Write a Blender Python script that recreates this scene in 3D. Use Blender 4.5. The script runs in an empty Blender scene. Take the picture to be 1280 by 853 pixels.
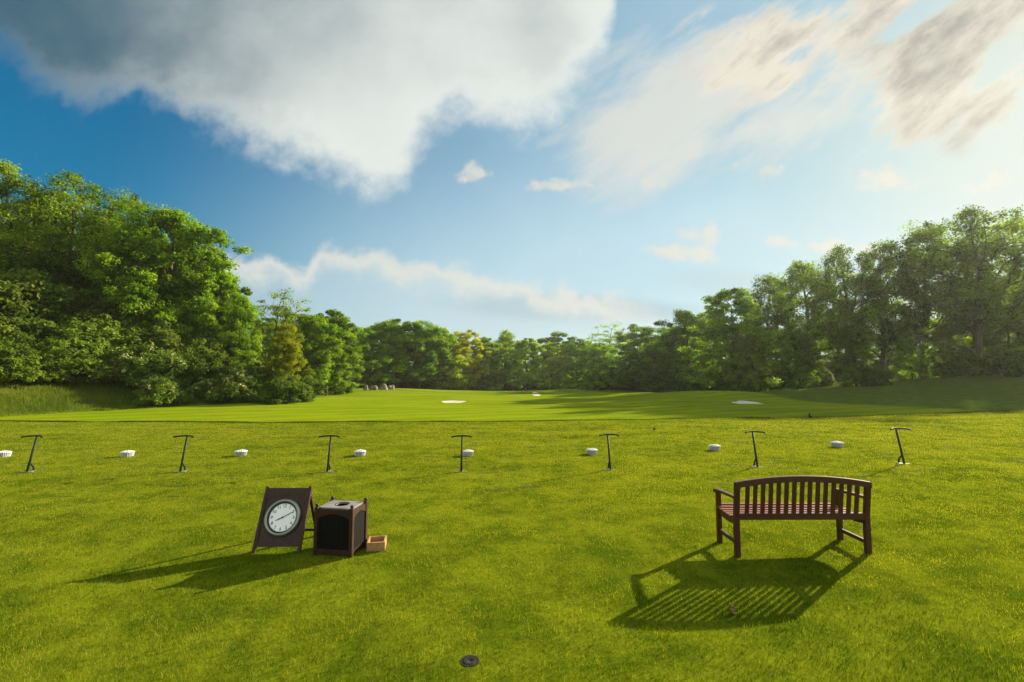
import bpy, bmesh, math, random
import numpy as np
from mathutils import Vector, Matrix

R = math.radians
scene = bpy.context.scene
col = scene.collection
random.seed(7)

CAM_H, PITCH, FPX = 2.2, R(4.42), 569.0          # a 16 mm lens at 2.2 m, tipped up a little
SUN_AZ, SUN_EL = R(52.9), R(21.3)                # azimuth from +Y towards +X

# ------------------------------------------------------------------ helpers
def tag(o, label=None, cat=None, group=None, kind=None):
    if label: o['label'] = label
    if cat: o['category'] = cat
    if group: o['group'] = group
    if kind: o['kind'] = kind
    return o

def empty(name, loc, rz=0.0, s=1.0):
    o = bpy.data.objects.new(name, None)
    o.empty_display_size = .2
    o.location = loc; o.rotation_euler = (0, 0, rz)
    o.scale = (s, s, s) if not isinstance(s, tuple) else s
    col.objects.link(o)
    return o

def link(name, me, mat=None, parent=None):
    o = bpy.data.objects.new(name, me)
    if mat and not me.materials: me.materials.append(mat)
    col.objects.link(o)
    if parent: o.parent = parent
    return o

def copy_tree(o, parent=None):
    c = o.copy(); col.objects.link(c)
    if parent: c.parent = parent
    for ch in list(o.children): copy_tree(ch, c)
    return c

def fast_mesh(name, v, f, attrs=None, smooth=False):
    """v (n,3), f (m,k) arrays of one polygon size"""
    me = bpy.data.meshes.new(name)
    v = np.asarray(v, np.float32); f = np.asarray(f, np.int32)
    k = f.shape[1]
    me.vertices.add(len(v)); me.vertices.foreach_set('co', v.ravel())
    me.loops.add(f.size); me.loops.foreach_set('vertex_index', f.ravel())
    me.polygons.add(len(f))
    me.polygons.foreach_set('loop_start', np.arange(0, f.size, k, dtype=np.int32))
    me.polygons.foreach_set('loop_total', np.full(len(f), k, np.int32))
    if smooth: me.polygons.foreach_set('use_smooth', np.ones(len(f), bool))
    me.update(calc_edges=True)
    for n, a in (attrs or {}).items():
        at = me.attributes.new(n, 'FLOAT', 'POINT')
        at.data.foreach_set('value', np.asarray(a, np.float32))
    return me

class MB:
    """collects shapes of one part and links them as one mesh"""
    def __init__(s): s.bm = bmesh.new()
    def add(s, vs, fs):
        b = [s.bm.verts.new(v) for v in vs]
        for f in fs:
            try: s.bm.faces.new([b[i] for i in f])
            except ValueError: pass
    def hexa(s, p):   # p: 4 bottom, 4 top
        s.add(p, [(3, 2, 1, 0), (4, 5, 6, 7), (0, 1, 5, 4), (1, 2, 6, 5), (2, 3, 7, 6), (3, 0, 4, 7)])
    def box(s, c, d):
        x, y, z = c; a, b, h = d[0]/2, d[1]/2, d[2]/2
        s.hexa([(x-a, y-b, z-h), (x+a, y-b, z-h), (x+a, y+b, z-h), (x-a, y+b, z-h),
                (x-a, y-b, z+h), (x+a, y-b, z+h), (x+a, y+b, z+h), (x-a, y+b, z+h)])
    def bar(s, p, q, w, t, side=(1, 0, 0)):   # rectangular bar from p to q
        p, q = Vector(p), Vector(q); d = (q-p).normalized()
        a = (Vector(side) - d*d.dot(Vector(side))).normalized(); b = d.cross(a)
        a *= w/2; b *= t/2
        s.hexa([p-a-b, p+a-b, p+a+b, p-a+b, q-a-b, q+a-b, q+a+b, q-a+b])
    def tube(s, pts, r, n=8, caps=True):
        pts = [Vector(p) for p in pts]
        rs = r if isinstance(r, (list, tuple)) else [r]*len(pts)
        rings = []; u = None
        for i, p in enumerate(pts):
            d = (pts[min(i+1, len(pts)-1)] - pts[max(i-1, 0)]).normalized()
            if u is None: u = d.orthogonal().normalized()
            u = (u - d*u.dot(d)).normalized(); w = d.cross(u)
            rings.append([s.bm.verts.new(p + (u*math.cos(2*math.pi*k/n) + w*math.sin(2*math.pi*k/n))*rs[i]) for k in range(n)])
        for a, b in zip(rings, rings[1:]):
            for k in range(n): s.bm.faces.new((a[k], a[(k+1) % n], b[(k+1) % n], b[k]))
        if caps:
            s.bm.faces.new(rings[0][::-1]); s.bm.faces.new(rings[-1])
    def lathe(s, prof, n=32, M=None, close=False):   # prof: (r, z) list
        rings = []
        for r, z in prof:
            ring = []
            for k in range(n):
                p = Vector((r*math.cos(2*math.pi*k/n), r*math.sin(2*math.pi*k/n), z))
                ring.append(s.bm.verts.new(M @ p if M else p))
            rings.append(ring)
        pairs = list(zip(rings, rings[1:])) + ([(rings[-1], rings[0])] if close else [])
        for a, b in pairs:
            for k in range(n): s.bm.faces.new((a[k], a[(k+1) % n], b[(k+1) % n], b[k]))
        if not close:
            if prof[0][0] > 1e-6: s.bm.faces.new(rings[0][::-1])
            if prof[-1][0] > 1e-6: s.bm.faces.new(rings[-1])
    def prism(s, outline, t, M):    # outline (x, y) polygon, thickness t about z=0
        n = len(outline)
        vs = [M @ Vector((x, y, -t/2)) for x, y in outline] + [M @ Vector((x, y, t/2)) for x, y in outline]
        s.add(vs, [tuple(range(n))[::-1], tuple(range(n, 2*n))] + [(i, (i+1) % n, n+(i+1) % n, n+i) for i in range(n)])
    def build(s, name, mat, parent=None, bevel=0.0, smooth=False):
        bmesh.ops.recalc_face_normals(s.bm, faces=s.bm.faces)
        if bevel:
            bmesh.ops.bevel(s.bm, geom=[e for e in s.bm.edges if len(e.link_faces) == 2 and e.calc_face_angle(0) > .6],
                            offset=bevel, segments=2, affect='EDGES', profile=.6)
        me = bpy.data.meshes.new(name); s.bm.to_mesh(me); s.bm.free()
        if smooth:
            for p in me.polygons: p.use_smooth = True
        return link(name, me, mat, parent)

# ------------------------------------------------------------------ value noise (numpy)
def vnoise(x, y, seed=0):
    rs = np.random.RandomState(seed); T = rs.rand(256, 256)
    x = np.asarray(x, float); y = np.asarray(y, float)
    xi = np.floor(x).astype(int); yi = np.floor(y).astype(int)
    fx = x-xi; fy = y-yi; fx = fx*fx*(3-2*fx); fy = fy*fy*(3-2*fy)
    a = T[xi % 256, yi % 256]; b = T[(xi+1) % 256, yi % 256]; c = T[xi % 256, (yi+1) % 256]; d = T[(xi+1) % 256, (yi+1) % 256]
    return (a*(1-fx)+b*fx)*(1-fy) + (c*(1-fx)+d*fx)*fy
def fbm(x, y, seed=0, o=4):
    s = 0; a = .5
    for k in range(o): s = s + a*vnoise(np.asarray(x)*2**k, np.asarray(y)*2**k, seed+k); a *= .5
    return s/(1-.5**o)
def sstep(a, b, x):
    t = np.clip((np.asarray(x, float)-a)/(b-a), 0, 1); return t*t*(3-2*t)

# ------------------------------------------------------------------ terrain
TOE = np.array([(-34, 28), (-31, 36), (-27, 41), (-22, 44), (-23, 56), (-29, 75), (-29, 95), (-20, 120), (0, 138),
                (25, 136), (38, 120), (37, 95), (34, 72), (31, 50), (34, 31), (50, 10), (70, -60), (-70, -60), (-50, 10)], float)
def toe_dist(x, y):
    """distance outside the mown range (0 inside)"""
    P = np.stack([np.ravel(x), np.ravel(y)], 1); n = len(TOE)
    inside = np.zeros(len(P), bool); d2 = np.full(len(P), 1e12)
    for i in range(n):
        a, b = TOE[i], TOE[(i+1) % n]
        c = ((a[1] > P[:, 1]) != (b[1] > P[:, 1]))
        with np.errstate(divide='ignore', invalid='ignore'):
            xi = (b[0]-a[0])*(P[:, 1]-a[1])/(b[1]-a[1]+1e-12)+a[0]
        inside ^= c & (P[:, 0] < xi)
        e = b-a; t = np.clip(((P-a) @ e)/(e @ e), 0, 1)
        q = a+t[:, None]*e; d2 = np.minimum(d2, ((P-q)**2).sum(1))
    d = np.sqrt(d2); d[inside] = 0
    return d.reshape(np.shape(x))
def edge_y(x):    # far edge of the raised tee
    x = np.asarray(x, float)
    return 22.0 + .25*np.sin(x*.21+1) + .12*np.sin(x*.7) + 3.6*sstep(8, 34, x)
def ground_z(x, y):
    x = np.asarray(x, float); y = np.asarray(y, float)
    tee = .17*sstep(.5, 11, x) + .12*sstep(11, 30, x) + .012*(fbm(x*.35, y*.35, 3)-.5)
    u = y-edge_y(x)
    fair = -.5 - 1.45*sstep(0, 1, (y-26)/105.) + .17*sstep(4, 16, x)*sstep(70, 30, y)
    def g(cx, cy, sx, sy, a): return a*np.exp(-((x-cx)/sx)**2-((y-cy)/sy)**2)
    fair = fair + g(-27, 92, 13, 20, 1.2) + g(-24, 48, 10, 12, .35) + g(28, 64, 12, 10, 1.15) + g(-6, 62, 14, 7, .5) + g(12, 84, 12, 6, .45) + g(-16, 78, 8, 6, .35) + g(2, 96, 10, 5, .4) \
        + g(-5, 105, 22, 9, .5) + g(14, 112, 9, 8, .75) + g(22, 78, 9, 7, .45) + g(-14, 118, 9, 7, .5) + g(6, 50, 9, 4, .15) + .25*(fbm(x*.06, y*.06, 9)-.5)*sstep(26, 45, y)
    z = tee*(1-sstep(0, 2.2, u)) + fair*sstep(0, 2.2, u)
    s = toe_dist(x, y); az = np.degrees(np.arctan2(x, y))
    k = np.interp(az, [-180, -60, -38, -26, -12, 14, 24, 45, 90, 180], [.4, .5, .5, .28, .1, .1, .17, .19, .15, .2])
    cap = np.interp(az, [-180, -60, -38, -26, -12, 14, 24, 45, 90, 180], [10, 17, 15, 8, 5, 5, 4.5, 4.5, 4.5, 8])
    h = s*s/(s+2.5)
    z = z + cap*(1-np.exp(-k*h/cap)) + .5*(fbm(x*.13, y*.13, 21)-.5)*sstep(0, 8, s)
    return z
def gz(x, y): return float(ground_z(np.array([x]), np.array([y]))[0])
def ray(px, py):
    cx = (px-640)/FPX; cy = (426.5-py)/FPX; sp, cp = math.sin(PITCH), math.cos(PITCH)
    return Vector((cx, cp-cy*sp, sp+cy*cp))
def at(px, py):                                  # where the sight line meets the ground
    d = ray(px, py); ts = np.arange(2, 260, .02)
    zz = CAM_H+ts*d.z - ground_z(ts*d.x, ts*d.y)
    i = int(np.argmax(zz < 0)); t = ts[i]
    return Vector((t*d.x, t*d.y, gz(t*d.x, t*d.y)))
def at_depth(px, py, Y):
    d = ray(px, py); t = Y/d.y
    return Vector((t*d.x, Y, CAM_H+t*d.z))

# ------------------------------------------------------------------ materials
class S:                                         # small expression wrapper over shader maths
    def __init__(s, nt, sock): s.nt, s.k = nt, sock
    def op(s, o, *a):
        n = s.nt.nodes.new('ShaderNodeMath'); n.operation = o
        for i, v in enumerate((s,)+a):
            if isinstance(v, S): s.nt.links.new(v.k, n.inputs[i])
            else: n.inputs[i].default_value = v
        return S(s.nt, n.outputs[0])
    def __add__(s, o): return s.op('ADD', o)
    __radd__ = __add__
    def __sub__(s, o): return s.op('SUBTRACT', o)
    def __rsub__(s, o): return (s*-1.0)+o
    def __mul__(s, o): return s.op('MULTIPLY', o)
    __rmul__ = __mul__
    def __truediv__(s, o): return s.op('DIVIDE', o)
    def pow(s, o): return s.op('POWER', o)
    def max(s, o): return s.op('MAXIMUM', o)
    def min(s, o): return s.op('MINIMUM', o)
    def smax(s, o, k): return s.op('SMOOTH_MAX', o, k)
    def step(s, a, b, lo=0., hi=1., smooth=True):
        n = s.nt.nodes.new('ShaderNodeMapRange'); n.interpolation_type = 'SMOOTHSTEP' if smooth else 'LINEAR'
        s.nt.links.new(s.k, n.inputs[0])
        for i, v in enumerate((a, b, lo, hi)): n.inputs[i+1].default_value = v
        return S(s.nt, n.outputs[0])

def mat(name):
    m = bpy.data.materials.new(name); m.use_nodes = True; nt = m.node_tree; nt.nodes.clear()
    out = nt.nodes.new('ShaderNodeOutputMaterial')
    return m, nt, out
def noise(nt, vec, scale, detail=3, rough=.55, dist=0.):
    n = nt.nodes.new('ShaderNodeTexNoise'); n.inputs['Scale'].default_value = scale
    n.inputs['Detail'].default_value = detail; n.inputs['Roughness'].default_value = rough; n.inputs['Distortion'].default_value = dist
    if vec is not None: nt.links.new(vec, n.inputs['Vector'])
    return n.outputs[0]
def mixc(nt, fac, a, b, mode='MIX'):
    n = nt.nodes.new('ShaderNodeMix'); n.data_type = 'RGBA'; n.blend_type = mode
    for i, v in ((0, fac), (6, a), (7, b)):
        if isinstance(v, S): v = v.k
        if hasattr(v, 'is_linked'): nt.links.new(v, n.inputs[i])
        else: n.inputs[i].default_value = v if i == 0 else (*v, 1.)
    return n.outputs[2]
def attr(nt, name):
    n = nt.nodes.new('ShaderNodeAttribute'); n.attribute_name = name; return n.outputs['Fac']
def ramp(nt, fac, stops):
    n = nt.nodes.new('ShaderNodeValToRGB'); e = n.color_ramp.elements
    while len(e) < len(stops): e.new(.5)
    for k, (p, c) in zip(e, stops): k.position = p; k.color = (*c, 1)
    nt.links.new(fac, n.inputs[0]); return n.outputs[0]
def bsdf(nt, colr, rough=.6, spec=.4, metal=0.):
    b = nt.nodes.new('ShaderNodeBsdfPrincipled')
    if hasattr(colr, 'is_linked'): nt.links.new(colr, b.inputs['Base Color'])
    else: b.inputs['Base Color'].default_value = (*colr, 1)
    b.inputs['Roughness'].default_value = rough; b.inputs['Specular IOR Level'].default_value = spec
    b.inputs['Metallic'].default_value = metal
    return b
def bump(nt, h, b, strength=.3, dist=.01):
    n = nt.nodes.new('ShaderNodeBump'); n.inputs['Strength'].default_value = strength; n.inputs['Distance'].default_value = dist
    nt.links.new(h, n.inputs['Height']); nt.links.new(n.outputs[0], b.inputs['Normal'])
def objvec(nt, scale=(1, 1, 1)):
    t = nt.nodes.new('ShaderNodeTexCoord'); m = nt.nodes.new('ShaderNodeMapping')
    m.inputs['Scale'].default_value = scale; nt.links.new(t.outputs['Object'], m.inputs[0]); return m.outputs[0]

def leafy(name, stops, trans=.4, gain=(1.25, 1.3, .55), use_obj=True, rough=.7, spec=.08):
    """blade or leaf: diffuse, a soft gloss and light passing through"""
    m, nt, out = mat(name)
    c = ramp(nt, attr(nt, 'tint'), stops)
    if use_obj:
        oi = nt.nodes.new('ShaderNodeObjectInfo'); c = mixc(nt, 1., c, oi.outputs['Color'], 'MULTIPLY')
    b = bsdf(nt, c, rough, spec)
    t = nt.nodes.new('ShaderNodeBsdfTranslucent')
    tc = mixc(nt, 1., c, gain, 'MULTIPLY'); nt.links.new(tc, t.inputs[0])
    mx = nt.nodes.new('ShaderNodeMixShader'); mx.inputs[0].default_value = trans
    nt.links.new(b.outputs[0], mx.inputs[1]); nt.links.new(t.outputs[0], mx.inputs[2]); nt.links.new(mx.outputs[0], out.inputs[0])
    return m
def simple(name, c1, c2, scale=(8, 8, 8), rough=.6, spec=.4, metal=0., bumpk=.2, dist=.004, detail=4):
    m, nt, out = mat(name); v = objvec(nt, scale)
    f = noise(nt, v, 1., detail)
    b = bsdf(nt, mixc(nt, S(nt, f).step(.3, .7).k, c1, c2), rough, spec, metal)
    if bumpk: bump(nt, f, b, bumpk, dist)
    nt.links.new(b.outputs[0], out.inputs[0]); return m

M_leaf = leafy('leaf', [(0, (.040, .080, .003)), (.5, (.100, .170, .005)), (1, (.20, .27, .009))], .5, (1.15, 1.3, .4), True, .7, .12)
M_shrub = leafy('shrub_leaf', [(0, (.045, .080, .006)), (.55, (.095, .160, .008)), (1, (.16, .22, .03))], .42, (1.25, 1.25, .4), True, .65, .1)
M_grass = leafy('turf_blade', [(0, (.014, .044, .002)), (.35, (.072, .140, .008)), (.65, (.225, .278, .018)), (1, (.36, .32, .05))], .5, (1.25, 1.12, .3), False, .75, .08)
M_tall = leafy('meadow_blade', [(0, (.045, .085, .004)), (.6, (.11, .155, .010)), (1, (.22, .21, .03))], .45, (1.2, 1.15, .45), False)
M_blossom = leafy('blossom', [(0, (.26, .30, .09)), (1, (.52, .50, .26))], .3, (1, 1, .8), False)
M_bark = simple('bark', (.045, .034, .024), (.12, .095, .07), (6, 6, 1.2), .9, .1, 0, .6, .03)
M_bench = simple('bench_wood', (.036, .0095, .006), (.072, .019, .011), (45, 45, 45), .42, .4, 0, .15, .002)
M_wood = simple('dark_wood', (.022, .0095, .006), (.045, .018, .010), (30, 30, 6), .5, .3, 0, .15, .002)
M_seat = simple('seat_wood', (.15, .040, .022), (.22, .064, .037), (5, 40, 30), .38, .45, 0, .15, .002)
M_pine = simple('pale_wood', (.27, .14, .060), (.40, .225, .105), (14, 14, 50), .55, .3, 0, .15, .002)
M_panel = simple('dark_panel', (.004, .004, .0035), (.007, .0065, .0055), (60, 60, 2), .7, .1, 0, .1, .001)
M_lid = simple('lid_metal', (.15, .145, .14), (.23, .225, .22), (5, 5, 5), .55, .4, .2, .05, .001)
M_dark = simple('black_void', (.004, .004, .004), (.006, .006, .006), (4, 4, 4), .9, .1)
M_green = simple('green_metal', (.006, .018, .010), (.012, .028, .015), (9, 9, 9), .65, .2, 0., .05, .001)
M_galv = simple('galvanised', (.13, .135, .12), (.20, .20, .18), (20, 20, 20), .6, .3, .2, .05, .001)
M_bezel = simple('clock_bezel', (.20, .22, .18), (.27, .295, .245), (3, 3, 3), .28, .5, .75, 0)
M_face = simple('clock_dial', (.82, .85, .85), (.88, .90, .90), (4, 4, 4), .5, .4, 0, 0)
M_ink = simple('black_ink', (.012, .012, .012), (.018, .018, .018), (4, 4, 4), .6, .3, 0, 0)
M_white = simple('white_plastic', (.60, .62, .65), (.70, .71, .73), (9, 9, 9), .4, .5, 0, .05, .001)
M_soil = simple('bare_soil', (.030, .050, .005), (.060, .078, .012), (14, 14, 14), .95, .05)
M_bucket = simple('grey_plastic', (.16, .17, .20), (.22, .23, .26), (9, 9, 9), .5, .4, 0, .05, .001)
M_ball = simple('golf_ball', (.55, .56, .55), (.64, .64, .62), (90, 90, 90), .35, .5, 0, .3, .001)
M_stone = simple('boulder_stone', (.09, .08, .055), (.24, .215, .155), (1.6, 1.6, 1.6), .85, .2, 0, .6, .08)
M_cap = simple('sprinkler_plastic', (.010, .010, .009), (.028, .028, .024), (50, 50, 50), .85, .08, 0, .4, .003)
M_dry = simple('dry_leaf', (.10, .055, .02), (.36, .27, .13), (40, 40, 40), .7, .2, 0, .4, .004)
M_sand = simple('bunker_sand', (.44, .40, .33), (.56, .52, .44), (.9, .9, .9), .95, .1, 0, .3, .03)

def ground_material():
    m, nt, out = mat('turf_ground')
    g = nt.nodes.new('ShaderNodeNewGeometry').outputs['Position']
    tee, rough, wood = attr(nt, 'tee'), attr(nt, 'rough'), attr(nt, 'wood')
    n1 = noise(nt, g, .12, 4); n2 = noise(nt, g, 1.3, 5, .65); n3 = noise(nt, g, 22., 5, .75)
    mp = nt.nodes.new('ShaderNodeMapping'); mp.inputs['Scale'].default_value = (.05, .5, .3); nt.links.new(g, mp.inputs[0])
    n4 = noise(nt, mp.outputs[0], 1., 5, .7)
    w = nt.nodes.new('ShaderNodeTexWave'); w.inputs['Scale'].default_value = .11; w.inputs['Distortion'].default_value = .6
    mw = nt.nodes.new('ShaderNodeMapping'); mw.inputs['Rotation'].default_value = (0, 0, R(62)); nt.links.new(g, mw.inputs[0]); nt.links.new(mw.outputs[0], w.inputs[0])
    v = S(nt, n1)*.8 + S(nt, n2)*.4 + S(nt, n4)*.7 + S(nt, w.outputs['Fac'])*.22
    fair = mixc(nt, v.step(.65, 1.3).k, (.085, .150, .003), (.170, .215, .006))
    rgh = mixc(nt, S(nt, n2).step(.3, .7).k, (.040, .075, .008), (.085, .125, .014))
    teeg = mixc(nt, S(nt, n2).step(.35, .65).k, (.058, .086, .0035), (.128, .155, .006))
    litter = mixc(nt, S(nt, n2).step(.3, .7).k, (.040, .066, .008), (.075, .100, .014))
    c = mixc(nt, rough, fair, rgh); c = mixc(nt, tee, c, teeg); c = mixc(nt, wood, c, litter)
    gr = S(nt, n3).step(.2, .8, .72, 1.25)
    cc = nt.nodes.new('ShaderNodeVectorMath'); cc.operation = 'SCALE'; nt.links.new(c, cc.inputs[0]); nt.links.new(gr.k, cc.inputs['Scale'])
    b = bsdf(nt, cc.outputs[0], .9, .0)
    
    h = S(nt, n3)*.6 + S(nt, n2)*1.2
    bump(nt, h.k, b, .6, .03)
    nt.links.new(b.outputs[0], out.inputs[0]); return m

# ------------------------------------------------------------------ world: sky with clouds
def build_world():
    w = bpy.data.worlds.new('World'); scene.world = w; w.use_nodes = True
    nt = w.node_tree; nt.nodes.clear(); L = nt.links
    out = nt.nodes.new('ShaderNodeOutputWorld'); bg = nt.nodes.new('ShaderNodeBackground')
    sky = nt.nodes.new('ShaderNodeTexSky'); sky.sky_type = 'NISHITA'; sky.sun_disc = False
    sky.sun_elevation = SUN_EL; sky.sun_rotation = SUN_AZ
    sky.altitude = 100; sky.air_density = 1.0; sky.dust_density = .7; sky.ozone_density = 1.5
    tc = nt.nodes.new('ShaderNodeTexCoord'); sep = nt.nodes.new('ShaderNodeSeparateXYZ'); L.new(tc.outputs['Generated'], sep.inputs[0])
    x, y, z = [S(nt, sep.outputs[i]) for i in range(3)]
    yy = y.op('ABSOLUTE').max(.06); u = x/yy; v = z/yy       # flat cloud sheets seen in perspective
    cmb = nt.nodes.new('ShaderNodeCombineXYZ'); L.new(u.k, cmb.inputs[0]); L.new(v.k, cmb.inputs[1])
    P = cmb.outputs[0]
    def mapped(rot=0., sc=(1, 1, 1), loc=(0, 0, 0)):
        m = nt.nodes.new('ShaderNodeMapping'); m.vector_type = 'TEXTURE'; m.inputs['Rotation'].default_value = (0, 0, R(rot)); m.inputs['Scale'].default_value = tuple(1/q for q in sc)
        m.inputs['Location'].default_value = loc; L.new(P, m.inputs[0]); return m.outputs[0]
    def nz(scale, detail=6, rough=.55, **k): return S(nt, noise(nt, mapped(**k), scale, detail, rough))
    def curve(pts):                                         # piecewise function of u
        n = nt.nodes.new('ShaderNodeFloatCurve'); cv = n.mapping.curves[0]
        n.mapping.use_clip = False
        for i, (a, b) in enumerate(pts):
            q = ((a+1.6)/3.2, b/1.6)
            if i < 2: cv.points[i].location = q
            else: cv.points.new(*q)
        for p in cv.points: p.handle_type = 'AUTO_CLAMPED'
        n.mapping.update()
        L.new(((u+1.6)/3.2).op('MINIMUM', .999).max(.001).k, n.inputs['Value']); return S(nt, n.outputs[0])*1.6
    def blob(cu, cv_, ru, rv, rot=0.):
        c, s = math.cos(R(rot)), math.sin(R(rot)); a = u-cu; b = v-cv_
        p = (a*c+b*s)/ru; q = (b*c-a*s)/rv
        return (1.0-(p*p+q*q).pow(.5))
    def soft(c, lim):                                      # thin cloud keeps the glare near the sun from burning out
        d = nt.nodes.new('ShaderNodeVectorMath'); d.operation = 'MULTIPLY_ADD'; L.new(c, d.inputs[0]); d.inputs[1].default_value = (1/lim,)*3; d.inputs[2].default_value = (1, 1, 1)
        q = nt.nodes.new('ShaderNodeVectorMath'); q.operation = 'DIVIDE'; L.new(c, q.inputs[0]); L.new(d.outputs[0], q.inputs[1]); return q.outputs[0]
    n_l = nz(2.2, 8, .56); n_m = nz(6., 8, .6, loc=(3, 1, 0)); n_s = nz(15., 6, .6, loc=(1, 7, 0))
    sun = (math.sin(SUN_AZ)*math.cos(SUN_EL), math.cos(SUN_AZ)*math.cos(SUN_EL), math.sin(SUN_EL))
    cs = x*sun[0]+y*sun[1]+z*sun[2]
    glow = cs.max(0.).pow(9.); glow2 = cs.max(0.).pow(60.)
    # the big cloud overhead, hanging lowest left of centre
    e1 = curve([(-1.6, .80), (-1.187, .74), (-1.10, .655), (-1.0, .605), (-.845, .615), (-.731, .555), (-.619, .510), (-.509, .475),
                (-.434, .425), (-.342, .374), (-.262, .40), (-.2, .495), (-.11, .572), (-.03, .545), (.06, .57), (.13, .635), (.21, .72), (.245, .84), (.262, 1.0), (.30, 1.5), (1.6, 1.6)])
    d1 = v-e1 + (n_m-.5)*.26 + (n_s-.5)*.11
    c1 = d1.step(-.03, .11)*.97
    thick = d1.step(.03, .42)*u.step(.25, -.75).max(.25)
    dark1 = (u*-1.0 - .16 + (v-.55)*.5 - blob(-.33, .48, .40, .26).step(0., .8)*.32 + blob(.09, .80, .17, .2).step(0., .8)*.30 + (n_l-.5)*.75 + (n_m-.5)*.45 - d1.step(.16, .0)*.30).step(-.25, 1.25)
    # low banks of cloud with a bright top edge
    e2 = curve([(-1.6, .20), (-.80, .285), (-.70, .283), (-.60, .266), (-.50, .250), (-.44, .238), (-.40, .215), (-.30, .16), (1.6, .05)])
    e2b = curve([(-1.6, .0), (-.50, .20), (-.44, .262), (-.41, .278), (-.36, .275), (-.25, .254), (-.143, .245), (0, .223), (.10, .198), (.21, .178), (.34, .15), (.6, .12), (1.6, .1)])
    nn2 = (n_m-.5)*.12 + (n_s-.5)*.09
    d2a = e2-v+nn2; d2b = e2b-v+nn2; d2 = d2a.max(d2b)
    c2 = d2.step(-.012, .035)*d2.step(.012, .08, 1., .40)*u.step(-1.05, -.7)*u.step(.42, .15)
    # slanting streaks towards the sun
    st = nz(4.2, 9, .62, rot=40, sc=(.55, 1.8, 1)); st2 = nz(7., 6, .62, rot=38, sc=(.55, 1.7, 1), loc=(2, 5, 0))
    m3 = blob(.95, .775, .56, .26, 17).max(blob(.58, .72, .17, .22, 60)).max(blob(1.22, .84, .36, .20, 20))
    d3 = m3*.85 + (st-.5)*3.2 + (st2-.5)*1.5 - .20 - blob(.93, .83, .22, .04, 36).max(0.)*.9
    c3 = d3.step(-.15, .42)*m3.step(-.25, .15)
    dark3 = (blob(1.10, .83, .42, .15, 26).step(0, .6)*.40 + (st2-.5)*2.2 + (st-.5)*1.2 + d3.step(.35, .9)*.30).max(0.).min(1.)
    # thin wisps in the middle, small scraps over the right wood
    m4 = blob(.38, .63, .34, .22, 35).max(blob(.62, .58, .30, .10, 30)); d4 = m4*.9 + (nz(3.4, 8, .6, rot=34, sc=(.6, 1.8, 1), loc=(9, 2, 0))-.5)*2.2 - .22
    c4 = d4.step(-.15, .45)*.85*m4.step(-.3, .1)
    m5 = blob(.60, .462, .10, .035).max(blob(.87, .44, .16, .045)).max(blob(1.08, .43, .13, .04, 14)).max(blob(.60, .30, .30, .03, -6)).max(blob(.33, .28, .16, .03, -10)).max(blob(-.07, .46, .06, .05)).max(blob(.18, .43, .2, .03))
    c5 = (m5*.8 + (n_m-.5)*3.0 + (n_s-.5)*2.0 - .22).step(0., .6)*.75
    # pale veil, thicker to the right and low down; one grey-blue bar low in the middle
    veil = (u.step(-.95, .4)*.56 + v.step(.60, .08)*.52*u.step(-1.1, -.1) + (n_l-.5)*.40*u.step(-.6, .3)).max(0.).min(.84)
    bar = (blob(.12, .150, .38, .040, -2)*1.3 + (nz(2.5, 5, .5, sc=(.5, 3, 1))-.5)*1.1).step(0., .8)*.8
    bar2 = (blob(.52, .20, .25, .05, -6)*1.2 + (nz(2.5, 5, .5, sc=(.5, 3, 1), loc=(4, 4, 0))-.5)*1.1).step(0., .8)*.35
    K = 5.95                                                # the sky texture is about ten times brighter than the picture
    skyc = nt.nodes.new('ShaderNodeHueSaturation'); skyc.inputs['Saturation'].default_value = 1.25; skyc.inputs['Value'].default_value = 1.0
    L.new(mixc(nt, 1., sky.outputs[0], (.17, .68, 1.10), 'MULTIPLY'), skyc.inputs['Color'])
    def rgb(c): return tuple(q*K for q in c)
    def scale(c, f):
        n = nt.nodes.new('ShaderNodeVectorMath'); n.operation = 'SCALE'
        if hasattr(c, 'is_linked'): L.new(c, n.inputs[0])
        else: n.inputs[0].default_value = c
        L.new(f.k, n.inputs['Scale']); return n.outputs[0]
    lit = glow*.06+.97
    c = mixc(nt, veil, soft(skyc.outputs[0], K*.95), scale(rgb((.58, .78, .87)), lit))
    c = mixc(nt, (cs.max(0.).pow(22.)*.75).k, c, rgb((.80, .78, .69)))
    c = mixc(nt, bar, c, rgb((.33, .50, .60))); c = mixc(nt, bar2, c, rgb((.42, .56, .62)))
    c = mixc(nt, c5, c, scale(rgb((.80, .76, .66)), lit))
    c = mixc(nt, c4, c, scale(rgb((.74, .75, .70)), lit))
    low = mixc(nt, d2.step(.0, .09).k, rgb((.80, .78, .70)), rgb((.55, .67, .71)))
    c = mixc(nt, c2, c, low)
    c3c = mixc(nt, dark3, scale(rgb((.80, .76, .65)), lit), rgb((.36, .37, .34)))
    c = mixc(nt, c3, c, c3c)
    c1c = mixc(nt, dark1, rgb((.79, .835, .79)), rgb((.060, .140, .195)))
    c = mixc(nt, c1, c, c1c)
    g = mixc(nt, 1., c, scale(rgb((1.0, .88, .62)), glow2*.06), 'ADD')
    # unseen bright cloud added behind the viewer to lift shadows and viewer-facing sides
    bn = S(nt, noise(nt, tc.outputs['Generated'], 2.2, 5, .6))
    g = mixc(nt, (y.step(.05, -.45)*z.step(-.05, .12)*bn.step(.30, .60)).k, g, rgb((1.12, 1.12, 1.05)))
    L.new(g, bg.inputs[0]); bg.inputs[1].default_value = .05
    L.new(bg.outputs[0], out.inputs[0])
build_world()

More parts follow.
